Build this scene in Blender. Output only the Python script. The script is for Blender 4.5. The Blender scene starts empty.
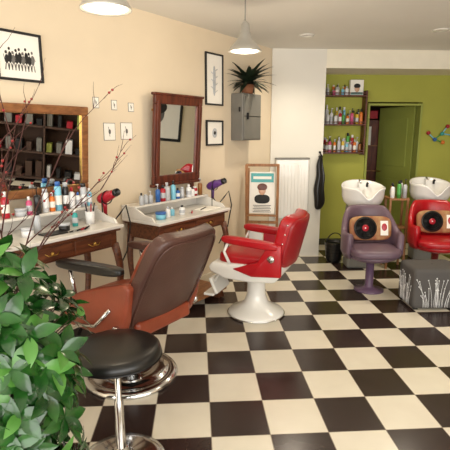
import bpy, bmesh, math, random
from mathutils import Matrix, Vector
random.seed(7)
R=math.radians
def T(x,y,z=0): return Matrix.Translation((x,y,z))
def RZ(a): return Matrix.Rotation(R(a),4,'Z')
def RX(a): return Matrix.Rotation(R(a),4,'X')
def RY(a): return Matrix.Rotation(R(a),4,'Y')
def S(x,y,z): return Matrix.Diagonal((x,y,z,1))
scene=bpy.context.scene
scene.view_settings.view_transform='Standard'

# ---------------- materials ----------------
def lin(h):
    h=h.lstrip('#'); c=[int(h[i:i+2],16)/255 for i in (0,2,4)]
    return tuple((x/12.92 if x<=.04045 else ((x+.055)/1.055)**2.4) for x in c)+(1,)
def mat(name,hexc,rough=.5,metal=0,var=0.0,vscale=8,bump=0,bscale=60,emit=0,coat=0,stretch=None,hex2=None):
    m=bpy.data.materials.new(name); m.use_nodes=True
    nt=m.node_tree; b=nt.nodes['Principled BSDF']
    b.inputs['Base Color'].default_value=lin(hexc); b.inputs['Roughness'].default_value=rough
    b.inputs['Metallic'].default_value=metal
    if coat: b.inputs['Coat Weight'].default_value=coat
    if emit:
        b.inputs['Emission Color'].default_value=lin(hexc); b.inputs['Emission Strength'].default_value=emit
    tc=None
    if var or hex2 or bump:
        tc=nt.nodes.new('ShaderNodeTexCoord'); mp=nt.nodes.new('ShaderNodeMapping')
        nt.links.new(tc.outputs['Object'],mp.inputs[0])
        if stretch: mp.inputs['Scale'].default_value=stretch
    if var or hex2:
        n=nt.nodes.new('ShaderNodeTexNoise'); n.inputs['Scale'].default_value=vscale; n.inputs['Detail'].default_value=4
        nt.links.new(mp.outputs[0],n.inputs['Vector'])
        r=nt.nodes.new('ShaderNodeValToRGB'); r.color_ramp.elements[0].position=.35; r.color_ramp.elements[1].position=.65
        c=lin(hexc)
        if hex2: c1,c2=lin(hex2),c
        else: c1=tuple(x*(1-var) for x in c[:3])+(1,); c2=tuple(min(1,x*(1+var)) for x in c[:3])+(1,)
        r.color_ramp.elements[0].color=c1; r.color_ramp.elements[1].color=c2
        nt.links.new(n.outputs['Fac'],r.inputs[0]); nt.links.new(r.outputs[0],b.inputs['Base Color'])
    if bump:
        n2=nt.nodes.new('ShaderNodeTexNoise'); n2.inputs['Scale'].default_value=bscale
        nt.links.new(mp.outputs[0],n2.inputs['Vector'])
        bp=nt.nodes.new('ShaderNodeBump'); bp.inputs['Strength'].default_value=bump; bp.inputs['Distance'].default_value=.01
        nt.links.new(n2.outputs['Fac'],bp.inputs['Height']); nt.links.new(bp.outputs[0],b.inputs['Normal'])
    return m
M_wall=mat('cream_paint','#dfcfb5',.85,var=.03,vscale=2,bump=.05)
M_wallw=mat('white_paint','#dedad0',.85,var=.02,vscale=2)
M_ceil=mat('ceiling_paint','#e4e1d9',.9,var=.02,vscale=1.5)
M_beam=mat('beam_paint','#e9e2cf',.85,var=.02)
M_green=mat('olive_green_paint','#a5a648',.8,var=.04,vscale=2)
M_greend=mat('green_door_paint','#98a04a',.55,var=.04,vscale=2)
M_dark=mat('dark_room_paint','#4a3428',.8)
M_chrome=mat('chrome','#d8d8d8',.12,1)
M_steel=mat('brushed_steel','#b5b5b2',.3,1)
M_mirror=mat('mirror_glass','#eef1f1',.01,1)
M_black=mat('black_vinyl','#161514',.32)
M_blackm=mat('black_metal','#181616',.4,.4)
M_brown=mat('brown_leather','#4b2f27',.38,var=.12,vscale=6,bump=.15,bscale=90)
M_orange=mat('tan_leather','#873e27',.36,var=.12,vscale=6,bump=.1,bscale=90)
M_red=mat('red_vinyl','#a8101a',.28,var=.06,vscale=5)
M_redd=mat('dark_red_vinyl','#8e0f18',.3)
M_enam=mat('white_enamel','#e6e3dc',.2,coat=.5)
M_cer=mat('white_ceramic','#ebe9e6',.12,coat=.5)
M_marble=mat('white_marble','#e6e2da',.2,hex2='#d3cec6',vscale=5)
M_wood=mat('walnut_wood','#6f3f25',.4,hex2='#4c2817',vscale=6,stretch=(1,8,8))
M_wood2=mat('oak_wood','#93623a',.42,hex2='#704527',vscale=7,stretch=(2,8,6))
M_wood3=mat('mahogany_wood','#6a3220',.38,hex2='#451d12',vscale=6,stretch=(6,6,1))
M_pine=mat('pine_wood','#a8764a',.5,hex2='#8a5c36',vscale=7,stretch=(8,8,1))
M_brass=mat('brass','#b8924a',.3,1)
M_plum=mat('plum_vinyl','#65505c',.4,var=.05)
M_plumc=mat('plum_column','#5f4860',.35)
M_gray=mat('gray_metal','#77756f',.5,.2,var=.05)
M_char=mat('charcoal_fabric','#4e4b49',.8,bump=.2,bscale=200)
M_paper=mat('paper','#f1ede4',.8)
M_ink=mat('ink','#1b1a1a',.7)
M_leaf=mat('leaf_green','#28591f',.22,hex2='#123614',vscale=9,coat=.2)
M_leaf2=mat('leaf_light_green','#4f8236',.3,var=.15,vscale=9)
M_leaf3=mat('spiky_leaf','#1f2c1c',.5,var=.2)
M_stem=mat('stem_brown','#4a3a25',.8)
M_twig=mat('dry_twig','#4a2620',.8)
M_berry=mat('red_berry','#8a1818',.4)
M_terra=mat('terracotta','#8d5a3c',.8,var=.08)
M_soil=mat('soil','#2b1f16',.95)
M_cord=mat('cord_gray','#8b8880',.5)
M_lampw=mat('lamp_white_glass','#f7f2e6',.3,emit=1.2)
M_bulb=mat('bulb_glow','#fff3d8',.3,emit=8)
M_shade=mat('lamp_shade_metal','#c4c2bc',.28,.7)
M_base=mat('baseboard_paint','#d8cdb8',.6)
M_based=mat('baseboard_dark','#3a3a24',.6)
cols={}
for n,h in dict(blue='#2f62a8',white='#e6e6e6',redp='#a8182a',teal='#2f9c9a',orange='#d9762a',silver='#b9bcc0',blackp='#1d1c1e',pink='#c8527c',greenp='#4c9b45',yellow='#d7b53a',amber='#8a5a2a',purple='#5a2f78',skin='#c99b7c',cyan='#7fc4dc').items():
    cols[n]=mat('plastic_'+n,h,.3)

# ---------------- builder ----------------
class B:
    def __init__(s): s.bm=bmesh.new(); s.mats=[]
    def mi(s,m):
        if m not in s.mats: s.mats.append(m)
        return s.mats.index(m)
    def add(s,t,m,M=None,smooth=True):
        i=s.mi(m)
        bmesh.ops.recalc_face_normals(t,faces=t.faces[:])
        if M is not None:
            t.transform(M)
            if M.determinant()<0: bmesh.ops.reverse_faces(t,faces=t.faces[:])
        for f in t.faces: f.material_index=i; f.smooth=smooth
        me=bpy.data.meshes.new('t'); t.to_mesh(me); t.free(); s.bm.from_mesh(me); bpy.data.meshes.remove(me)
    def box(s,c,size,m,bev=.004,M=None,seg=2):
        t=bmesh.new(); bmesh.ops.create_cube(t,size=1,matrix=S(*size))
        if bev: bmesh.ops.bevel(t,geom=t.edges[:],offset=min(bev,min(size)*.45),segments=seg,profile=.5,affect='EDGES')
        X=T(*c)
        if M is not None: X=X@M
        s.add(t,m,X,False)
    def pillow(s,c,size,m,p=5,M=None,n=10,fn=None):
        t=bmesh.new(); bmesh.ops.create_cube(t,size=2)
        bmesh.ops.subdivide_edges(t,edges=t.edges[:],cuts=n,use_grid_fill=True)
        for v in t.verts:
            q=v.co; k=(abs(q.x)**p+abs(q.y)**p+abs(q.z)**p)**(1/p)
            v.co=Vector((q.x/k*size[0]/2,q.y/k*size[1]/2,q.z/k*size[2]/2))
            if fn: v.co=fn(v.co)
        X=T(*c)
        if M is not None: X=X@M
        s.add(t,m,X,True)
    def lathe(s,prof,m,M=None,seg=32,smooth=True,fn=None):
        t=bmesh.new(); rings=[]
        for r,z in prof:
            rings.append([t.verts.new((r*math.cos(2*math.pi*k/seg),r*math.sin(2*math.pi*k/seg),z)) for k in range(seg)])
        for a,b in zip(rings,rings[1:]):
            for k in range(seg):
                t.faces.new((a[k],a[(k+1)%seg],b[(k+1)%seg],b[k]))
        if prof[0][0]>1e-6: t.faces.new(rings[0][::-1])
        if prof[-1][0]>1e-6: t.faces.new(rings[-1])
        if fn:
            for v in t.verts: v.co=fn(v.co)
        bmesh.ops.remove_doubles(t,verts=t.verts[:],dist=1e-6)
        s.add(t,m,M,smooth)
    def tube(s,pts,r,m,seg=8,M=None):
        pts=[Vector(p) for p in pts]; n=len(pts)
        rs=r if isinstance(r,(list,tuple)) else [r]*n
        t=bmesh.new(); rings=[]; up=None
        for i,p in enumerate(pts):
            d=(pts[min(i+1,n-1)]-pts[max(i-1,0)]).normalized()
            if up is None: up=Vector((0,0,1)) if abs(d.z)<.9 else Vector((1,0,0))
            a=d.cross(up)
            if a.length<1e-4: a=d.cross(Vector((.3,1,.2)))
            a.normalize(); b=a.cross(d).normalized(); up=b
            rings.append([t.verts.new(p+(a*math.cos(2*math.pi*k/seg)+b*math.sin(2*math.pi*k/seg))*rs[i]) for k in range(seg)])
        for a,b in zip(rings,rings[1:]):
            for k in range(seg): t.faces.new((a[k],a[(k+1)%seg],b[(k+1)%seg],b[k]))
        t.faces.new(rings[0][::-1]); t.faces.new(rings[-1])
        s.add(t,m,M,True)
    def ball(s,c,r,m,sc=(1,1,1),M=None):
        t=bmesh.new(); bmesh.ops.create_uvsphere(t,u_segments=16,v_segments=10,radius=r)
        X=T(*c)
        if M is not None: X=X@M
        s.add(t,m,X@S(*sc),True)
    def prism(s,pts,th,m,M=None,bev=.004,smooth=False):
        t=bmesh.new(); vs=[t.verts.new((x,y,-th/2)) for x,y in pts]
        f=t.faces.new(vs); r=bmesh.ops.extrude_face_region(t,geom=[f])
        for v in [g for g in r['geom'] if isinstance(g,bmesh.types.BMVert)]: v.co.z+=th
        if bev: bmesh.ops.bevel(t,geom=t.edges[:],offset=bev,segments=2,profile=.5,affect='EDGES')
        s.add(t,m,M,smooth)
    def finish(s,name,M=None):
        me=bpy.data.meshes.new(name); s.bm.to_mesh(me); s.bm.free()
        for m in s.mats: me.materials.append(m)
        o=bpy.data.objects.new(name,me); scene.collection.objects.link(o)
        if M is not None: o.matrix_world=M
        return o
YZ=Matrix(((0,0,1,0),(1,0,0,0),(0,1,0,0),(0,0,0,1)))  # local x->Y, y->Z, z->X

def simple_box(name,lo,hi,m):
    b=B(); c=[(l+h)/2 for l,h in zip(lo,hi)]; sz=[h-l for l,h in zip(lo,hi)]
    b.box(c,sz,m,bev=0); return b.finish(name)

# ---------------- room ----------------
CX,CY=.93,5.72; H=2.6
Wm=T(CX,CY)@RZ(230.5)   # wall frame: x=s (toward viewer), y=n (into the room), z up

mf=bpy.data.materials.new('checker_tile_floor'); mf.use_nodes=True
nt=mf.node_tree; bs=nt.nodes['Principled BSDF']; L=nt.links.new
def N(t,**k):
    n=nt.nodes.new(t)
    for a,b in k.items(): setattr(n,a,b)
    return n
def MA(op,a,b=None):
    n=N('ShaderNodeMath',operation=op)
    for i,v in enumerate((a,b)):
        if v is None: continue
        if isinstance(v,(int,float)): n.inputs[i].default_value=v
        else: L(v,n.inputs[i])
    return n.outputs[0]
tc=N('ShaderNodeTexCoord'); sp=N('ShaderNodeSeparateXYZ'); L(tc.outputs['Object'],sp.inputs[0])
ux=MA('DIVIDE',MA('SUBTRACT',sp.outputs[0],.06-3.2*4),.32); uy=MA('DIVIDE',MA('SUBTRACT',sp.outputs[1],2.14-3.2*4),.32)
par=MA('MODULO',MA('ADD',MA('FLOOR',ux),MA('FLOOR',uy)),2)
mix=N('ShaderNodeMix',data_type='RGBA'); L(par,mix.inputs[0])
nz=N('ShaderNodeTexNoise'); nz.inputs['Scale'].default_value=5; nz.inputs['Detail'].default_value=6
L(tc.outputs['Object'],nz.inputs['Vector'])
r1=N('ShaderNodeValToRGB'); r1.color_ramp.elements[0].color=lin('#291d1b'); r1.color_ramp.elements[1].color=lin('#3a2d29')
r2=N('ShaderNodeValToRGB'); r2.color_ramp.elements[0].color=lin('#d6cdba'); r2.color_ramp.elements[1].color=lin('#e6dfcd')
L(nz.outputs['Fac'],r1.inputs[0]); L(nz.outputs['Fac'],r2.inputs[0])
L(r1.outputs[0],mix.inputs[6]); L(r2.outputs[0],mix.inputs[7])
def edge(u):
    f=MA('FRACT',u); return MA('ABSOLUTE',MA('SUBTRACT',f,.5))
g=MA('GREATER_THAN',MA('MAXIMUM',edge(ux),edge(uy)),.493)
mix2=N('ShaderNodeMix',data_type='RGBA'); L(g,mix2.inputs[0]); L(mix.outputs[2],mix2.inputs[6]); mix2.inputs[7].default_value=lin('#8c8070')
L(mix2.outputs[2],bs.inputs['Base Color']); bs.inputs['Roughness'].default_value=.22
bp=N('ShaderNodeBump'); bp.inputs['Strength'].default_value=.3; bp.inputs['Distance'].default_value=.003; L(MA('SUBTRACT',1,g),bp.inputs['Height']); L(bp.outputs[0],bs.inputs['Normal'])
simple_box('floor',(-5.3,-1.4,-.1),(4.6,8.2,0),mf)
simple_box('ceiling',(-5.3,-1.4,H),(4.6,8.2,H+.1),M_ceil)
b=B(); b.box((4.6,-.06,1.3),(9.4,.12,2.6),M_wall,bev=0); b.finish('wall_left',Wm)
b=B(); b.box((4.6,.008,.05),(9.3,.016,.1),M_base,bev=.003); b.finish('baseboard_left',Wm)
simple_box('wall_partition',(CX,5.70,0),(1.6,5.82,H),M_wallw)
simple_box('wall_partition_return',(1.5,5.82,0),(1.6,6.3,H),M_wallw)
b=B()
b.box(((1.5+2.37)/2,6.36,1.3),(.87,.12,2.6),M_green,bev=0)
b.box(((3.15+4.5)/2,6.36,1.3),(1.35,.12,2.6),M_green,bev=0)
b.box((2.76,6.36,2.31),(.78,.12,.58),M_green,bev=0)
b.finish('wall_back')
simple_box('baseboard_back',(1.62,6.285,0),(2.33,6.3,.09),M_based)
b=B()
for x in (2.385,3.135): b.box((x,6.34,1.0),(.03,.14,2.0),M_greend)
b.box((2.76,6.34,1.985),(.72,.14,.03),M_greend)
b.finish('trim_door')
simple_box('trim_ceiling_beam',(1.6,5.70,2.38),(4.4,6.3,H-.001),M_beam)
simple_box('wall_right',(4.4,-1.3,0),(4.5,6.3,H),M_wall)
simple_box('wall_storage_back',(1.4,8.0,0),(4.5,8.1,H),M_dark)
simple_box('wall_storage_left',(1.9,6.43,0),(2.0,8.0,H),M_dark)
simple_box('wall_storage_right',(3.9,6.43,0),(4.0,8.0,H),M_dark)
b=B()
b.box((-.3,-1.25,.15),(9.6,.1,.3),M_wall,bev=0); b.box((-.3,-1.25,2.5),(9.6,.1,.2),M_wall,bev=0)
for x in (-5.0,-2.4,.2,2.8,4.35): b.box((x,-1.25,1.35),(.14,.1,2.1),M_wallw,bev=0)
b.finish('wall_front')
b=B()
b.box((-.37,.02,1.0),(.73,.04,1.95),M_greend,bev=.004)
for z in (.55,1.45): b.box((-.37,-.003,z),(.5,.01,.7),M_greend,bev=.004)
b.tube([(-.68,0,1.0),(-.68,-.05,1.0),(-.58,-.05,1.0)],.008,M_brass)
b.finish('door_1',T(3.11,6.42,.005)@RZ(-72))
b=B()
b.box((0,0,.9),(.4,.3,1.8),M_wood3); 
for z in (.5,1.0,1.4): b.box((0,-.16,z),(.36,.02,.02),M_wood2)
b.box((0,-.1,1.88),(.25,.2,.12),cols['redp'])
b.box((-.05,-.155,1.55),(.2,.02,.3),M_paper,.003)
b.finish('storage_cabinet',T(2.72,7.3))

# ---------------- ceiling lamps ----------------
def pendant(x,y,z,rad):
    b=B(); k=rad/.115
    prof=[(.108,.004),(.115,0),(.115,.006),(.1,.03),(.075,.058),(.055,.08),(.045,.10),(.04,.125),(.033,.13),(.031,.175),(.02,.19),(.012,.2),(.0,.2)]
    b.lathe([(0,.012)]+[(r*k,q*k) for r,q in prof],M_shade,seg=36)
    b.lathe([(0,-.012*k),(.05*k,-.006*k),(.09*k,.002),(.108*k,.008),(0,.011)],M_lampw,seg=32)
    b.tube([(0,0,.19*k),(0,0,H-z-.02)],.005,M_cord)
    b.lathe([(0,H-z-.03),(.04,H-z-.025),(.045,H-z-.001),(0,H-z-.001)],M_shade,seg=20)
    b.finish('pendant_lamp',T(x,y,z))
    l=bpy.data.lights.new('pendant_light','POINT'); l.energy=10; l.color=(1,.84,.62); l.shadow_soft_size=.1
    o=bpy.data.objects.new('pendant_light',l); o.location=(x,y,z-.13); scene.collection.objects.link(o)
pendant(.373,3.575,2.2,.125); pendant(-.42,2.32,2.17,.122)
def spot(x,y,e=62):
    b=B(); b.lathe([(0,-.004),(.055,-.004),(.055,0),(0,0)],M_bulb,seg=24)
    b.lathe([(.055,-.01),(.075,-.008),(.08,0),(.055,0),(.055,-.01)],M_enam,seg=24)
    b.finish('recessed_ceiling_light',T(x,y,H))
    l=bpy.data.lights.new('recessed_light','SPOT'); l.energy=e; l.spot_size=R(140); l.spot_blend=.8; l.color=(1,.88,.7); l.shadow_soft_size=.07
    o=bpy.data.objects.new('recessed_light',l); o.location=(x,y,H-.03); scene.collection.objects.link(o)
spot(2.43,4.61); spot(1.163,4.93); spot(2.6,2.2)

# ---------------- left-wall hangings ----------------
def wallbox(b,s0,s1,z0,z1,n0,n1,m,bev=.003): b.box(((s0+s1)/2,(n0+n1)/2,(z0+z1)/2),(s1-s0,n1-n0,z1-z0),m,bev)
def frame(b,s0,s1,z0,z1,n,w,m,th=.02,bev=.003):
    wallbox(b,s0,s1,z1-w,z1,n,n+th,m,bev); wallbox(b,s0,s1,z0,z0+w,n,n+th,m,bev)
    wallbox(b,s0,s0+w,z0+w,z1-w,n,n+th,m,bev); wallbox(b,s1-w,s1,z0+w,z1-w,n,n+th,m,bev)
b=B(); frame(b,3.12,3.44,1.935,2.245,.002,.016,M_ink); wallbox(b,3.13,3.43,1.945,2.235,.002,.01,M_paper,0)
M_pg=mat('print_gray','#6d6a66',.8)
wallbox(b,3.18,3.38,1.995,2.175,.0095,.0115,M_paper,0)
for i in range(9):
    s=3.19+i*.0225; h=random.uniform(.07,.12); mm=M_ink if i%3 else M_pg
    b.pillow((s,.012,2.03+h/2),(.026,.004,h*.8),mm,p=1.8,n=4)
    b.ball((s+.003,.012,2.035+h),.008,mm,(1,.2,1.25))
    b.tube([(s-.006,.012,2.04),(s-.012,.012,2.0)],.003,mm,5); b.tube([(s+.006,.012,2.04),(s+.012,.012,2.0)],.003,mm,5)
    b.tube([(s-.008,.012,2.03+h*.8),(s-.018,.012,2.03+h*.45),(s-.004,.012,2.03+h*.4)],.002,mm,5)
    b.tube([(s+.01,.012,2.03+h*.2),(s+.02,.012,2.03+h*.9)],.0015,mm,5)
b.finish('framed_drawing',Wm)
b=B(); frame(b,1.03,1.325,1.88,2.39,.002,.016,M_ink); wallbox(b,1.04,1.315,1.89,2.38,.002,.01,M_paper,0)
b.pillow((1.18,.012,2.12),(.05,.004,.30),cols['silver'],p=2.2,n=4)
for i in range(7):
    z=2.0+i*.035; b.tube([(1.18,.013,z),(1.18+(.05 if i%2 else -.05),.013,z+.03)],.004,cols['silver'],6)
b.finish('framed_print',Wm)
b=B(); frame(b,1.03,1.32,1.47,1.73,.002,.018,M_ink); wallbox(b,1.04,1.31,1.48,1.72,.002,.01,M_paper,0)
b.pillow((1.175,.012,1.6),(.08,.004,.1),cols['silver'],p=2.2,n=4); b.ball((1.175,.013,1.6),.02,M_ink,(1,.15,1))
b.finish('small_framed_print',Wm)
b=B()
for s,z,w,h in ((2.68,1.83,.05,.075),(2.5,1.82,.05,.07),(2.32,1.81,.055,.065),(2.56,1.61,.11,.13),(2.38,1.615,.12,.13)):
    wallbox(b,s-w/2-.004,s+w/2+.004,z-h/2-.004,z+h/2+.004,.001,.003,M_pg,0)
    wallbox(b,s-w/2,s+w/2,z-h/2,z+h/2,.001,.004,M_paper,0)
    b.pillow((s,.005,z),(w*.22,.002,h*.3),M_pg,p=2.2,n=3); b.tube([(s,.005,z-h*.3),(s+w*.1,.005,z+h*.3)],.0015,M_ink,5)
b.finish('small_drawings',Wm)

b=B(); wallbox(b,.5,.87,1.52,2.02,.001,.16,M_gray,.008)
wallbox(b,.515,.855,1.535,2.005,.16,.168,M_gray,.004); b.box((.8,.18,1.78),(.015,.02,.07),M_blackm)
wallbox(b,.515,.855,1.775,1.782,.168,.171,M_blackm,0)
b.box((.876,.12,1.85),(.01,.02,.05),M_blackm); b.finish('wall_cabinet',Wm)
def leafgeo(bm,mi,M,ln,w,curl=.15,fold=.15):
    prof=[(0,0.03),(.15,.5),(.35,.95),(.55,1),(.75,.7),(.9,.3),(1,0.0)]
    rows=[]
    for t,k in prof:
        y=t*ln; z=-curl*ln*t*t; hw=w/2*k
        if k<.001: rows.append([bm.verts.new(M@Vector((0,y,z)))])
        else: rows.append([bm.verts.new(M@Vector((-hw,y,z+fold*hw))),bm.verts.new(M@Vector((0,y,z))),bm.verts.new(M@Vector((hw,y,z+fold*hw)))])
    for a,c in zip(rows,rows[1:]):
        if len(c)==3:
            for k in (0,1):
                f=bm.faces.new((a[k],a[k+1],c[k+1],c[k])); f.material_index=mi; f.smooth=True
        else:
            for k in (0,1):
                f=bm.faces.new((a[k],a[k+1],c[0])); f.material_index=mi; f.smooth=True
b=B(); b.lathe([(0,0),(.06,0),(.075,.1),(.068,.1),(.06,.09),(0,.09)],M_terra,T(.68,.09,2.021),seg=20)
mi=b.mi(M_leaf3)
for i in range(90):
    a=random.uniform(-25,205); e=random.uniform(5,75); ln=random.uniform(.2,.32)
    if i%4==0: a=random.uniform(205,335); e=random.uniform(65,85); ln=.16
    leafgeo(b.bm,mi,T(.68,.10,2.12)@RZ(a-90)@RX(e),ln,.055,.5)
for v in b.bm.verts:
    v.co.y=max(v.co.y,.012)
    if v.co.z<2.03 and v.co.y<.19: v.co.z=max(v.co.z,2.022)
b.finish('potted_spiky_plant',Wm)

# ---------------- dressing tables ----------------
def dressing_table(name,s0,s1,zt,depth,foot=False):
    b=B(); w=s1-s0; n0=.03; c=(s0+s1)/2
    b.box((c,n0+depth/2,zt-.0125),(w,depth,.025),M_marble,.006)
    b.box((c,n0+depth/2-.005,zt-.035),(w-.03,depth-.03,.02),M_wood,.006)
    b.box((c,n0+depth/2-.01,zt-.10),(w-.07,depth-.07,.12),M_wood,.004)
    nf=n0+depth-.045
    k=2 if w<1 else 3
    for i in range(k):
        cw=(w-.16)/k; x=s0+.08+cw*(i+.5)
        b.box((x,nf+.004,zt-.10),(cw-.02,.012,.085),M_wood,.004)
        b.ball((x,nf+.018,zt-.10),.012,M_brass)
        b.tube([(x-.05,nf+.012,zt-.095),(x-.03,nf+.02,zt-.112),(x+.03,nf+.02,zt-.112),(x+.05,nf+.012,zt-.095)],.003,M_brass,6)
    for sx in (s0+.05,s1-.05):
        for nn,f in ((n0+.05,0),(nf-.01,1)):
            pts=[];rs=[]
            for j in range(11):
                t=j/10; off=(.028*math.sin(t*math.pi*1.9))*f; sd=.02*math.sin(t*math.pi*1.9)*(1 if sx>c else -1)
                pts.append((sx+sd,nn+off,(zt-.15)*(1-t)+.012)); rs.append(.03-.016*t+(.012 if j==10 else 0))
            b.tube(pts,rs,M_wood,10)
    b.box((c,n0+.085,zt+.1),(w,.17,.02),M_marble,.005)
    b.box((c,n0+.012,zt+.045),(w,.02,.09),M_marble,.003)
    for sx in (s0+.012,s1-.012):
        pts=[(.0,.0),(depth-.06,.0),(depth-.09,.035),(.26,.05),(.2,.08),(.165,.09),(.0,.09)]
        b.prism([(n0+p,zt+q) for p,q in pts],.018,M_marble,T(sx,0,0)@YZ,.002)
    if foot:
        b.box((c,.25,.095),(w-.02,.36,.03),M_wood2,.005); 
        for sx in (s0+.08,s1-.08): b.box((sx,.25,.04),(.05,.30,.08),M_wood,.004)
    b.finish(name,Wm)
dressing_table('dressing_table',2.87,4.0,.96,.45)
dressing_table('dressing_table',1.53,2.5,.90,.44,True)

def mirror(name,s0,s1,z0,z1,n,w,m,zfoot,crest=False,tilt=4.5):
    b=B(); frame(b,s0,s1,z0,z1,n,w,m,.035,.008)
    frame(b,s0+w*.8,s1-w*.8,z0+w*.8,z1-w*.8,n+.012,.012,M_brass if not crest else m,.02,.003)
    wallbox(b,s0+w*.6,s1-w*.6,z0+w*.6,z1-w*.6,n+.005,n+.018,M_mirror,0)
    wallbox(b,s0+.02,s1-.02,z0+.02,z1-.02,n-.012,n+.004,M_wood3,0)
    if crest:
        b.box(((s0+s1)/2,n+.018,z1+.008),(s1-s0+.03,.05,.022),m,.008)
        b.box(((s0+s1)/2,n+.018,z0-.012),(s1-s0+.02,.05,.026),m,.006)
        for s in (s0+w/2,s1-w/2): b.box((s,n+.038,(z0+z1)/2),(w*.4,.012,z1-z0-.1),m,.005)
    k=math.tan(R(tilt))
    for v in b.bm.verts: v.co.y+=(v.co.z-z0)*k
    for s in (s0+.1,s1-.1):
        b.box((s,n+.015,(z0+zfoot)/2+.003),(.04,.03,z0-zfoot+.004),m,.004)
        b.box((s,(n+.03)/2,z1-.12),(.02,n+.03,.02),M_brass,.002)
    b.finish(name,Wm)
mirror('wall_mirror',2.86,3.62,1.17,1.785,.055,.06,M_wood2,1.072,tilt=5)
mirror('wooden_mirror',1.53,2.17,1.15,1.92,.055,.075,M_wood3,1.012,True,4)

def bottle(b,x,y,z,h,r,m,c,kind=0):
    X=T(x,y,z)
    if kind==0:
        b.lathe([(0,0),(r*.95,0),(r,h*.03),(r,h*.68),(r*.8,h*.75),(r*.38,h*.79),(r*.38,h*.82),(0,h*.82)],m,X,14)
        b.lathe([(r*.45,h*.8),(r*.45,h*.98),(r*.3,h),(0,h)],c,X,12)
    elif kind==1:
        b.lathe([(0,0),(r,0),(r,h*.8),(r*.8,h*.84),(0,h*.84)],m,X,14)
        b.lathe([(r*.75,h*.84),(r*.75,h*.98),(r*.6,h),(0,h)],c,X,12)
    elif kind==2:
        b.lathe([(0,0),(r,0),(r,h*.6),(r*.7,h*.68),(r*.3,h*.7),(0,h*.7)],m,X,14)
        b.tube([(x,y,z+h*.68),(x,y,z+h*.92),(x+r*.9,y,z+h*.95)],r*.15,c,6); b.box((x,y,z+h*.95),(r*.6,r*.5,h*.05),c,.001)
    else:
        b.lathe([(0,0),(r*1.2,0),(r*1.25,h*.35),(0,h*.35)],m,X,16); b.lathe([(r*1.3,h*.35),(r*1.3,h*.5),(0,h*.5)],c,X,16)
    if kind<2: b.lathe([(r*1.01,h*.2),(r*1.02,h*.22),(r*1.02,h*.5),(r*1.01,h*.52)],random.choice([cols['white'],cols['silver'],M_paper,m]),X,14)
cl=list(cols.values())
def row(b,x0,x1,n,y,z,hs,jit=.02,pal=None,rr=(.018,.028)):
    pal=pal or cl
    for i in range(n):
        x=x0+(x1-x0)*(i+.5)/n
        bottle(b,x+random.uniform(-.2,.2)*(x1-x0)/n,y+random.uniform(-jit,jit),z,random.uniform(*hs),random.uniform(*rr),random.choice(pal),random.choice([cols['white'],cols['blackp'],cols['silver']]),random.choice([0,0,1,2]))
pal1=[cols[k] for k in ('blue','white','white','cyan','silver','silver','redp','blackp','amber','white')]
b=B()
for s,h,r,m,c,k in ((2.91,.13,.02,'cyan','white',0),(2.96,.17,.024,'silver','blackp',1),(3.01,.11,.02,'white','blue',0),(3.06,.15,.022,'white','redp',0),(3.11,.19,.022,'blackp','silver',1),(3.17,.2,.024,'cyan','blue',1),(3.22,.13,.02,'orange','white',0),(3.27,.16,.022,'white','silver',1),(3.33,.18,.024,'blackp','blackp',2),(3.39,.12,.02,'pink','white',0),(3.45,.1,.03,'silver','silver',3),(3.55,.17,.024,'redp','white',0)):
    bottle(b,s,.155,1.0712,h,r,cols[m],cols[c],k)
b.finish('hair_product_bottles',Wm)
b=B(); 
bottle(b,3.5,.3,.961,.12,.03,cols['white'],cols['silver'],3); bottle(b,3.25,.32,.961,.1,.03,cols['blackp'],cols['silver'],3)
bottle(b,3.12,.26,.961,.12,.02,cols['teal'],cols['white'],0); bottle(b,3.4,.25,.961,.14,.022,cols['silver'],cols['blackp'],1)
# cup with combs
b.lathe([(0,0),(.03,0),(.034,.09),(.03,.09),(.027,.01),(0,.01)],cols['white'],T(3.0,.27,.961),18)
for i in range(5):
    a=i*1.25; b.tube([(3.0+.01*math.cos(a),.27+.01*math.sin(a),.975),(3.0+.035*math.cos(a),.27+.035*math.sin(a),1.11)],.0045,[M_ink,cols['redp'],M_ink,M_steel,cols['pink']][i],6)
for i in range(5): b.tube([(3.08+i*.03,.36+.01*i,.967),(3.16+i*.03,.42,.967)],.005,[M_ink,cols['redp'],M_ink,M_steel,M_ink][i],6)
b.box((3.36,.36,.965),(.16,.1,.008),M_black,.003)
b.finish('combs_and_jars',Wm)
b=B(); row(b,1.58,2.45,13,.165,1.0112,(.08,.17),.012,pal1); b.finish('hair_product_bottles',Wm)
b=B(); bottle(b,2.35,.34,.901,.12,.035,cols['cyan'],cols['blue'],3); row(b,2.05,2.3,3,.33,.901,(.07,.12),.03,pal1)
b.prism([(1.6,.25),(1.85,.28),(1.85,.42),(1.6,.4)],.006,M_paper,T(0,0,.905),0)
b.tube([(1.7,.3,.912),(1.85,.36,.912)],.005,M_ink,6); b.tube([(1.9,.3,.907),(2.0,.38,.907)],.006,cols['redp'],6); b.finish('brushes_and_jars',Wm)

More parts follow.
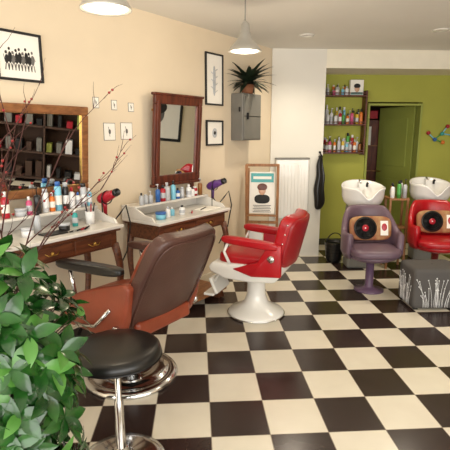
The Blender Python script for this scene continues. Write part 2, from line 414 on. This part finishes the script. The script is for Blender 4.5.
def dryer(s,n,z,m,zt):
    b=B()
    A=T(s,n,z)@RX(-70)
    b.lathe([(0,-.07),(.03,-.068),(.04,-.04),(.042,0),(.036,.05),(.03,.09),(.026,.12),(.02,.12),(0,.10)],m,A,20)
    b.lathe([(.03,.12),(.027,.15),(.022,.15),(.02,.12)],M_black,A,16)
    b.tube([(s,n-.01,z-.02),(s-.01,n-.02,z-.13)],[.018,.014],m,10)
    b.tube([(s-.01,n-.02,z-.12),(s-.03,n+.03,z-.2),(s-.07,n+.08,z-.12),(s-.09,n+.12,z-.06),(s-.11,n+.14,z-.2),(s-.10,n+.10,z-.42),(s-.06,n+.02,z-.6)],.006,M_black,6)
    pts=[(s+.05*math.cos(t*math.pi/8),n+.02,z+.05*math.sin(t*math.pi/8)) for t in range(17)]
    b.tube(pts,.004,M_blackm,6); b.tube([(s+.05,n+.02,z),(s+.05,n+.02,zt+.03)],.005,M_blackm,6)
    b.finish('hair_dryer',Wm)
dryer(2.83,.24,1.13,cols['redp'],.93); dryer(1.5,.24,1.10,cols['purple'],.87)

# ---------------- magazine rack ----------------
b=B()
for x in (-.17,.17):
    b.box((x,0,.63),(.03,.03,1.28),M_pine,.003,RX(7)); b.box((x,.17,.6),(.03,.03,1.22),M_pine,.003,RX(-7))
for z,y in ((1.25,.075),(.62,.0),(.2,-.05)):
    b.box((0,y-.015,z),(.37,.03,.03),M_pine)
b.box((0,-.03,.70),(.34,.08,.012),M_pine); b.box((0,-.06,.36),(.34,.08,.012),M_pine)
X=T(0,.0,.95)@RX(-7)
def onp(c,size,m): 
    t=X@Vector(c); b.box(tuple(t),size,m,.001,RX(-7))
onp((0,.0,0),(.28,.012,.46),M_paper); onp((0,-.007,.165),(.25,.004,.10),cols['teal']); onp((0,-.010,.165),(.2,.003,.03),M_paper)
for i in range(5): onp((0,-.007,-.14-i*.018),(.2-.02*(i%2),.003,.006),M_ink)
M7=RX(-7)
b.pillow(tuple(X@Vector((0,-.008,-.07))),(.17,.012,.10),M_ink,p=2.6,n=5,M=M7)
b.ball(tuple(X@Vector((0,-.010,.03))),.05,cols['skin'],(.8,.12,1.1),M7); b.ball(tuple(X@Vector((0,-.012,.062))),.055,M_wood3,(1,.12,.75),M7)
b.box((-.06,-.09,.47),(.15,.01,.21),cols['white'],.001,RX(-7)); b.box((.09,-.09,.47),(.13,.01,.2),cols['redp'],.001,RX(-7))
b.finish('magazine_rack',T(.72,4.93)@RZ(-10))
b=B(); b.box((0,-.05,.9),(.42,.08,.76),M_enam,.015)
for i in range(9): b.box((-.17+i*.0425,-.092,.88),(.03,.006,.66),M_enam,.003)
b.box((0,-.05,1.285),(.43,.09,.02),M_gray,.004); b.finish('panel_radiator',T(1.2,5.7))
b=B()
b.pillow((0,-.05,.98),(.12,.08,.7),M_black,p=3,fn=lambda v: Vector((v.x*(1-.35*v.z/.33)+.008*math.sin(v.z*20),v.y*(1-.3*v.z/.33)+.01*math.sin(v.x*60),v.z)))
b.tube([(0,0,1.36),(0,-.05,1.36),(0,-.06,1.33)],.006,M_blackm,6); b.ball((0,-.005,1.36),.015,M_blackm)
b.tube([(-.03,-.05,1.3),(0,-.055,1.345),(.03,-.05,1.3)],.005,M_black,6)
b.finish('hanging_coat',T(1.56,5.695))
b=B(); b.lathe([(0,0),(.085,0),(.1,.05),(.122,.25),(.128,.26),(.118,.26),(.095,.06),(0,.03)],M_black,seg=28)
for i in range(5): b.lathe([(.087+.026*i/5+.008,.03+i*.045),(.1+.026*i/5,.04+i*.045),(.087+.026*i/5+.008,.05+i*.045)],M_blackm,seg=28)
b.tube([(.12*math.cos(t),0,.25+.12*math.sin(t)) for t in [math.pi*k/10 for k in range(11)]],.007,M_black,6)
b.finish('waste_basket',T(1.72,5.42)@RZ(20))

# ---------------- wall shelf ----------------
b=B()
for x in (-.29,.29): b.box((x,-.075,.42),(.022,.15,.86),M_wood3,.003)
for z in (.02,.40,.78):
    b.box((0,-.078,z),(.6,.155,.02),M_wood3,.003); b.box((0,-.15,z+.035),(.6,.008,.012),M_wood3,.001)
b.finish('wall_shelf',T(2.01,6.3,1.31))
pal2=[cols[k] for k in ('white','orange','redp','silver','cyan','greenp','pink','yellow','amber','white','white')]
b=B()
for z in (.031,.411,.791):
    row(b,-.26,.26 if z<.7 else .05,9 if z<.7 else 5,-.11,z,(.13,.22) if z<.7 else (.08,.15),.008,pal2,(.018,.025))
    row(b,-.25,.25 if z<.7 else .04,8 if z<.7 else 4,-.045,z,(.18,.26) if z<.7 else (.12,.17),.006,pal2,(.018,.025))
b.box((.16,-.075,.791+.1),(.18,.06,.20),M_paper,.002); b.ball((.16,-.107,.88),.045,cols['skin'],(.8,.12,1.1)); b.ball((.16,-.109,.91),.045,M_ink,(1,.12,.7)); b.box((.16,-.107,.815),(.16,.004,.03),cols['teal'],.001)
b.finish('shampoo_bottles',T(2.01,6.3,1.31))
b=B(); P=[(0,.03,'redp'),(.1,-.06,'blue'),(.2,.02,'teal'),(.27,.12,'redp'),(.34,.0,'greenp'),(.22,-.1,'orange')]
for x,z,c in P:
    b.ball((x,-.045,z),.028,cols[c]); b.tube([(x,0,z),(x,-.04,z)],.008,cols[c],8)
for i,j in ((0,1),(1,2),(2,3),(2,4),(1,5)):
    b.tube([(P[i][0],-.04,P[i][1]),(P[j][0],-.04,P[j][1])],.009,cols['greenp' if i%2 else 'cyan'],8)
b.finish('coat_hook_rack',T(3.25,6.3,1.57))

# ---------------- brown barber chair ----------------
def chrome_base(b,r,hh,m):
    b.lathe([(0,0),(r,0),(r+.004,.012),(r*.97,.03),(r*.86,.04),(r*.84,.034),(r*.8,.045),(r*.55,.07),(r*.53,.065),(r*.35,.09),(r*.24,.12),(r*.22,.16),(r*.22,hh*.55),(r*.26,hh*.56),(r*.26,hh*.62),(r*.18,hh*.63),(r*.18,hh),(0,hh)],m,seg=48)
b=B(); chrome_base(b,.31,.40,M_chrome)
b.box((0,0,.405),(.34,.36,.04),M_blackm,.008)
b.pillow((0,.02,.50),(.53,.56,.17),M_orange,p=5)
for sx in (-1,1):
    pts=[(-.27,.43),(.18,.43),(.25,.49),(.22,.58),(.08,.66),(-.12,.73),(-.33,.79),(-.37,.77),(-.33,.56)]
    b.prism(pts,.06,M_orange,T(sx*.295,0,0)@YZ,.015,True)
    b.pillow((sx*.295,0.0,.825),(.08,.60,.06),M_black if sx<0 else M_brown,p=4,M=RX(-4))
    b.tube([(sx*.295,.18,.80),(sx*.295,.14,.60)],.014,M_chrome,8)
    b.tube([(sx*.33,-.22,.62),(sx*.345,-.1,.5),(sx*.33,.1,.45)],.012,M_chrome,8)
    b.lathe([(0,0),(.035,0),(.035,.02),(.02,.03),(0,.03)],M_chrome,T(sx*.325,-.27,.50)@RY(90*sx),20)
bk=RX(27)
def bulge(v):
    w=1-.10*max(0,v.z/.33); return Vector((v.x*w,v.y+.03*(v.x/.28)**2,v.z))
b.pillow((0,-.40,.755),(.56,.10,.68),M_brown,p=7,M=bk,fn=bulge,n=12)
b.pillow((0,-.345,.775),(.48,.10,.56),M_orange,p=5,M=bk,fn=bulge)
X=T(0,-.40,.755)@bk
pts=[]
for k in range(41):
    t=2*math.pi*k/40; c,s_=math.cos(t),math.sin(t)
    x=.262*math.copysign(abs(c)**.35,c); z=.315*math.copysign(abs(s_)**.35,s_); w=1-.10*max(0,z/.33)
    pts.append((x*w,-.05+.03*(x/.28)**2,z))
b.tube(pts,.006,M_brown,6,X)
b.box((0,-.30,.48),(.46,.08,.10),M_orange,.02)
b.tube([(-.2,-.33,.43),(-.26,-.42,.40),(-.3,-.45,.42)],.01,M_chrome,8); b.ball((-.3,-.455,.425),.022,M_black)
for sx in (-.1,.1): b.tube([(sx,.15,.40),(sx,.34,.34),(sx,.42,.2)],.012,M_chrome,8)
b.box((0,.43,.19),(.3,.14,.03),M_chrome,.01,RX(20)); b.box((0,.425,.21),(.26,.11,.012),M_black,.004,RX(20))
b.finish('barber_chair',T(-.46,2.82)@RZ(50.5))

# ---------------- red barber chair ----------------
b=B()
b.lathe([(0,0),(.25,0),(.255,.015),(.24,.035),(.17,.06),(.11,.11),(.085,.18),(.08,.28),(.10,.34),(.15,.385),(0,.385)],M_enam,seg=40)
b.lathe([(.256,.004),(.262,.01),(.256,.016)],M_chrome,seg=40)
pts=[(-.30,.46),(-.24,.39),(-.05,.37),(.2,.38),(.33,.43),(.35,.475),(.31,.52),(.1,.52),(-.29,.53)]
b.prism(pts,.56,M_enam,YZ,.02,True)
b.pillow((0,.02,.54),(.5,.54,.12),M_red,p=5)
for sx in (-1,1):
    pts=[(-.3,.45),(-.05,.43),(.12,.48),(-.1,.56),(-.18,.70),(-.3,.72)]
    b.prism(pts,.045,M_red,T(sx*.275,0,0)@YZ,.01,True)
    b.pillow((sx*.275,-.03,.715),(.075,.50,.07),M_red,p=4,M=RX(4))
    b.tube([(sx*.275,.16,.71),(sx*.275,.20,.62),(sx*.275,.15,.52)],.014,M_enam,8)
    b.lathe([(0,0),(.03,0),(.03,.01),(0,.014)],M_chrome,T(sx*.298,-.22,.60)@RY(90*sx),16)
bk=RX(14)
cf=lambda v: Vector((v.x,v.y+.06*(v.x/.26)**2,v.z))
b.pillow((0,-.33,.72),(.52,.12,.46),M_red,p=6,M=bk,fn=cf)
b.pillow((0,-.375,.715),(.50,.06,.42),M_redd,p=6,M=bk,fn=cf)
X=T(0,-.33,.72)@bk
for k in range(3):
    for j in range(2):
        b.ball(tuple(X@Vector((-.13+k*.13,.062,-.03+j*.12))),.012,M_redd)
for k in range(5): b.ball(tuple(X@Vector((-.262,.03,-.16+k*.08))),.008,M_chrome)
b.box((0,.36,.25),(.3,.03,.16),M_enam,.01,RX(-25)); b.box((0,.40,.17),(.32,.10,.025),M_enam,.008)
for sx in (-.1,.1): b.tube([(sx,.22,.42),(sx,.32,.36),(sx,.37,.27)],.014,M_enam,8)
b.finish('red_barber_chair',T(.52,3.83)@RZ(64))

# ---------------- round stool ----------------
b=B()
b.lathe([(0,.575),(.18,.575),(.203,.583),(.21,.60),(.203,.625),(.18,.637),(.1,.641),(0,.642)],M_black,seg=48)
b.lathe([(.2,.581),(.213,.588),(.2,.595)],M_blackm,seg=48)
b.lathe([(0,.535),(.09,.545),(.12,.565),(0,.575)],M_blackm,seg=24)
b.lathe([(0,.0),(.026,.0),(.026,.05),(.022,.06),(.022,.32),(.015,.33),(.015,.545),(0,.545)],M_chrome,T(0,0,.03),seg=20)
b.tube([(.02,0,.535),(.12,.02,.53),(.16,.03,.515)],.006,M_blackm,6)
b.lathe([(0,.0),(.215,.0),(.22,.01),(.215,.02),(.17,.03),(.08,.045),(.04,.07),(.032,.10),(0,.10)],M_chrome,seg=48)
b.finish('round_stool',T(-.385,1.96))

# ---------------- wash chairs ----------------
def wash_chair(name,m,x,y,rot,mc):
    b=B(); t=bmesh.new(); n=36; rings=[]
    A=R(118)
    for i in range(n+1):
        a=-A+2*A*i/n
        def P(r,ry): return r*math.sin(a), -ry*math.cos(a)
        w=abs(a)/A; sm=.5+.5*math.cos(min(1,max(0,(w-.3)/.45))*math.pi)
        top=.62+.23*sm; lean=.04*sm
        def pt(r,z,k): 
            q=P(.30-r,.30-r); return t.verts.new((q[0]*1.02,q[1]-lean*k,z))
        rings.append([pt(0.03,.36,0),pt(0,.42,0),pt(0,top-.03,1),pt(.012,top-.005,1),pt(.03,top,1),pt(.048,top-.01,1),pt(.06,top-.04,1),pt(.07,.42,0)])
    for p,q in zip(rings,rings[1:]):
        for k in range(8): t.faces.new((p[k],p[(k+1)%8],q[(k+1)%8],q[k]))
    t.faces.new(rings[0]); t.faces.new(rings[-1][::-1]); b.add(t,m)
    b.lathe([(0,.34),(.2,.34),(.26,.37),(.265,.40),(0,.41)],m,seg=32)
    b.pillow((0,.03,.435),(.50,.52,.11),m,p=3.5)
    b.lathe([(0,0),(.15,0),(.15,.012),(.06,.03),(.042,.05),(.04,.35),(0,.35)],mc,seg=28)
    b.finish(name,T(x,y)@RZ(rot))
wash_chair('wash_chair',M_plum,1.77,4.36,176,M_plumc)
wash_chair('wash_chair',M_red,2.63,4.68,172,M_chrome)
def basin(x,y,rot):
    b=B()
    def fn(v):
        q=v.copy(); 
        f=max(0,-v.y/.24)
        if v.z>.02: q.z-=.11*(f**2)*math.exp(-(v.x/.085)**2)*(v.z/.2)
        q.z+= .05*max(0,v.y/.24)*(v.z/.2)
        q.y*=1.08; return q
    b.lathe([(0,-.02),(.10,-.02),(.17,0),(.215,.05),(.235,.11),(.238,.19),(.245,.21),(.24,.222),(.222,.215),(.212,.17),(.19,.09),(.12,.04),(0,.03)],M_cer,T(0,0,.775),44,fn=fn)
    b.box((0,.14,.38),(.26,.24,.76),M_gray,.03)
    b.tube([(0,.20,.96),(0,.20,1.03),(0,.16,1.05),(0,.10,1.02)],.011,M_chrome,8)
    b.tube([(.1,.18,.97),(.1,.18,1.01),(.09,.13,1.02)],.014,M_black,8)
    b.finish('hair_wash_basin',T(x,y)@RZ(rot))
basin(1.91,5.06,-4); basin(2.86,5.34,-8)
M_cov=mat('cushion_cover','#b08a5c',.7,hex2='#8c4a2c',vscale=9)
def cushion(x,y,z,rz):
    b=B()
    b.pillow((0,0,0),(.43,.07,.25),M_cov,p=4.5)
    A=T(-.06,-.035,0)@RX(90)
    b.lathe([(0,.0),(.116,.0),(.118,.003),(.116,.006),(0,.006)],M_black,A,40)
    for r in (.06,.08,.1): b.lathe([(r,.006),(r+.001,.0075),(r+.002,.006)],M_blackm,A,40)
    b.lathe([(0,.006),(.034,.006),(.034,.008),(0,.008)],cols['redp'],A,24)
    b.lathe([(0,.008),(.007,.008),(.007,.010),(0,.010)],cols['white'],A,12)
    b.box((.135,-.032,.0),(.08,.006,.15),M_paper,.002); b.ball((.135,-.036,.01),.035,cols['redp'],(.8,.1,1.1))
    b.finish('record_cushion',T(x,y,z)@RZ(rz)@RX(-14))
cushion(1.78,4.45,.635,-4); cushion(2.65,4.75,.635,-8)

# ottoman
b=B(); w=.47; d=.37; h=.38
b.pillow((0,0,h/2+.012),(w,d,h),M_char,p=14,n=14)
for x in (-.19,.19):
    for y in (-.14,.14): b.box((x,y,.012),(.04,.04,.024),M_black,.003)
b.lathe([(0,0),(.012,0),(.01,.006),(0,.008)],M_char,T(0,0,h+.01),12)
for face in (0,1):
    for i in range(28):
        x0=random.uniform(-.19,.19); hh=random.uniform(.1,.30); bend=(x0)*.35+random.uniform(-.03,.03)
        pts=[]
        for k in range(7):
            t=k/6; xx=x0*.8+bend*t*t; zz=.03+hh*t
            pts.append((xx,-d/2-.000,zz) if face==0 else (-w/2+.0,-xx*.72,zz))
        b.tube(pts,.0018,cols['white'],5)
        b.ball(pts[-1],.0055,cols['white'])
b.finish('patterned_ottoman',T(2.20,3.95)@RZ(-3))

b=B()
for x in (-.1,.1):
    for y in (-.09,.09): b.box((x,y,.45),(.025,.025,.86),M_pine,.003)
for z in (.2,.52,.86): b.box((0,0,z),(.23,.21,.02),M_pine,.003)
b.finish('wooden_trolley',T(2.36,5.15,-.02)@RZ(-6))
b=B()
for i,(x,y) in enumerate(((-.07,-.05),(.0,-.06),(.07,-.05),(-.05,.04),(.05,.05))):
    bottle(b,x,y,0,.17+.03*(i%3),.024,[cols['white'],cols['greenp'],cols['silver'],cols['amber'],cols['white']][i],cols['blackp'],i%3)
b.finish('shampoo_bottles',T(2.36,5.15,.851)@RZ(-6))

# ---------------- foreground shrub ----------------
b=B(); b.lathe([(0,0),(.13,0),(.15,.03),(.18,.30),(.2,.31),(.2,.34),(.175,.34),(.17,.30),(0,.30)],M_terra,seg=32)
b.lathe([(0,.301),(.168,.301),(0,.31)],M_soil,seg=24)
i1=b.mi(M_leaf); i2=b.mi(M_leaf2)
for k in range(8):
    a=k*.8; b.tube([(0.03*math.cos(a),.03*math.sin(a),.3),(.08*math.cos(a),.08*math.sin(a),.6),(.13*math.cos(a),.13*math.sin(a),.95)],[.012,.009,.006],M_stem,6)
cz=.76
for k in range(300):
    u=random.uniform(-.95,1); ph=random.uniform(0,2*math.pi); rr=math.sqrt(1-u*u)**.7; f=random.choice([1,.95,.85,.65])*random.uniform(.85,1.1)
    wide=1.0+.32*max(0,1-abs(u-.5)/.3)
    dx,dy,dz=rr*math.cos(ph),rr*math.sin(ph),u
    p=Vector((dx*.25*f*wide,dy*.22*f,cz+dz*.48*f))
    dirv=Vector((dx,dy,dz*.6+.35)).normalized()
    q=dirv.to_track_quat('Z','Y').to_matrix().to_4x4()
    b.tube([tuple(p-dirv*.10),tuple(p)],.0025,M_stem,4)
    n=random.randint(4,6); off=random.uniform(0,360)
    for j in range(n):
        X=T(*p)@q@RZ(off+j*360/n+random.uniform(-15,15))@RX(random.uniform(5,50))
        ln=random.uniform(.06,.105)
        leafgeo(b.bm,i2 if random.random()<.15 else i1,X,ln,ln*.46,.3,.25)
b.finish('potted_shrub',T(-.665,1.41))

# dry branches in vase
random.seed(21)
b=B(); b.lathe([(0,0),(.09,0),(.11,.1),(.12,.3),(.08,.5),(.05,.6),(.06,.64),(.05,.64),(.04,.58),(0,.56)],M_gray,seg=28)
def branch(p,d,ln,r,depth):
    pts=[p.copy()]; q=p.copy(); dd=d.copy()
    for k in range(6):
        dd=(dd+Vector((random.uniform(-.2,.22),random.uniform(-.25,.25),random.uniform(-.1,.15)))).normalized(); q=q+dd*ln/6; pts.append(q.copy())
        if depth>0 and k>=1 and random.random()<.6:
            nd=(dd+Vector((random.uniform(-.7,.9),random.uniform(-.9,.9),random.uniform(-.2,.5)))).normalized()
            branch(q,nd,ln*.36,r*.55,depth-1)
        if depth<2 and random.random()<.12: b.ball(tuple(q),.006,M_berry)
    b.tube([tuple(x) for x in pts],[r*(1-.12*k) for k in range(7)],M_twig,5)
for k in range(6):
    a=random.uniform(-.9,.9)
    branch(Vector((0,0,.57)),Vector((.03+.13*math.cos(a),.1*math.sin(a),1)).normalized(),random.uniform(.95,1.2),.006,2)
b.finish('dry_branches_in_vase',T(-.98,2.06))

# ---------------- right side of the shop (seen in mirrors) ----------------
b=B()
for y in (-.8,0,.8): b.box((0,y,1.05),(.36,.03,2.1),M_dark,.003)
b.box((.17,0,1.05),(.02,1.6,2.1),M_dark,0)
for z in (.05,.5,.95,1.35,1.72,2.1): b.box((0,0,z),(.36,1.6,.03),M_dark,.003)
for z in (.066,.516,.966,1.366,1.736):
    for i in range(10):
        y=-.74+i*.163
        if abs(y)<.05: continue
        hh=random.uniform(.1,.28); b.box((-.02,y,z+hh/2),(.18,random.uniform(.05,.12),hh),random.choice([M_wood3,M_ink,M_greend,M_gray,M_wood,cols['redp'],cols['white'],M_ink,M_dark]),.003)
b.finish('shelving_unit',T(4.16,2.6))
wash_chair('waiting_chair',M_red,3.6,1.2,90,M_chrome)
wash_chair('waiting_chair',M_red,3.6,3.8,90,M_chrome)
b=B(); frame(b,-.5,.5,1.0,2.0,.0,.05,M_ink); wallbox(b,-.46,.46,1.04,1.96,0,.01,M_paper,0); b.ball((0,.01,1.5),.2,M_pg,(.8,.03,1)); b.ball((0,.014,1.62),.2,M_ink,(1,.03,.7))
b.finish('framed_poster',T(4.395,4.5)@RZ(90))
b=B(); frame(b,-.4,.4,1.0,2.0,.0,.05,M_ink); wallbox(b,-.36,.36,1.04,1.96,0,.01,M_paper,0); b.pillow((0,.01,1.5),(.3,.01,.6),M_ink,p=2.2)
b.finish('framed_poster',T(4.395,.9)@RZ(90))

# ---------------- lights ----------------
def area(n,loc,rot,sx,sy,e,col):
    l=bpy.data.lights.new(n,'AREA'); l.shape='RECTANGLE'; l.size=sx; l.size_y=sy; l.energy=e; l.color=col
    o=bpy.data.objects.new(n,l); o.location=loc; o.rotation_euler=rot; scene.collection.objects.link(o)
area('window_daylight',(-.2,-1.32,1.4),(R(90),0,0),8.5,2.0,255,(1,.975,.92))
w=bpy.data.worlds.new('World'); scene.world=w; w.use_nodes=True
bg=w.node_tree.nodes['Background']; bg.inputs[0].default_value=(.95,.97,1,1); bg.inputs[1].default_value=1.0

cam=bpy.data.cameras.new('Camera'); cam.sensor_width=36; cam.lens=36
co=bpy.data.objects.new('Camera',cam); co.location=(0,0,1.6); co.rotation_euler=(R(90-11.56),0,R(-3.56)); scene.collection.objects.link(co); scene.camera=co
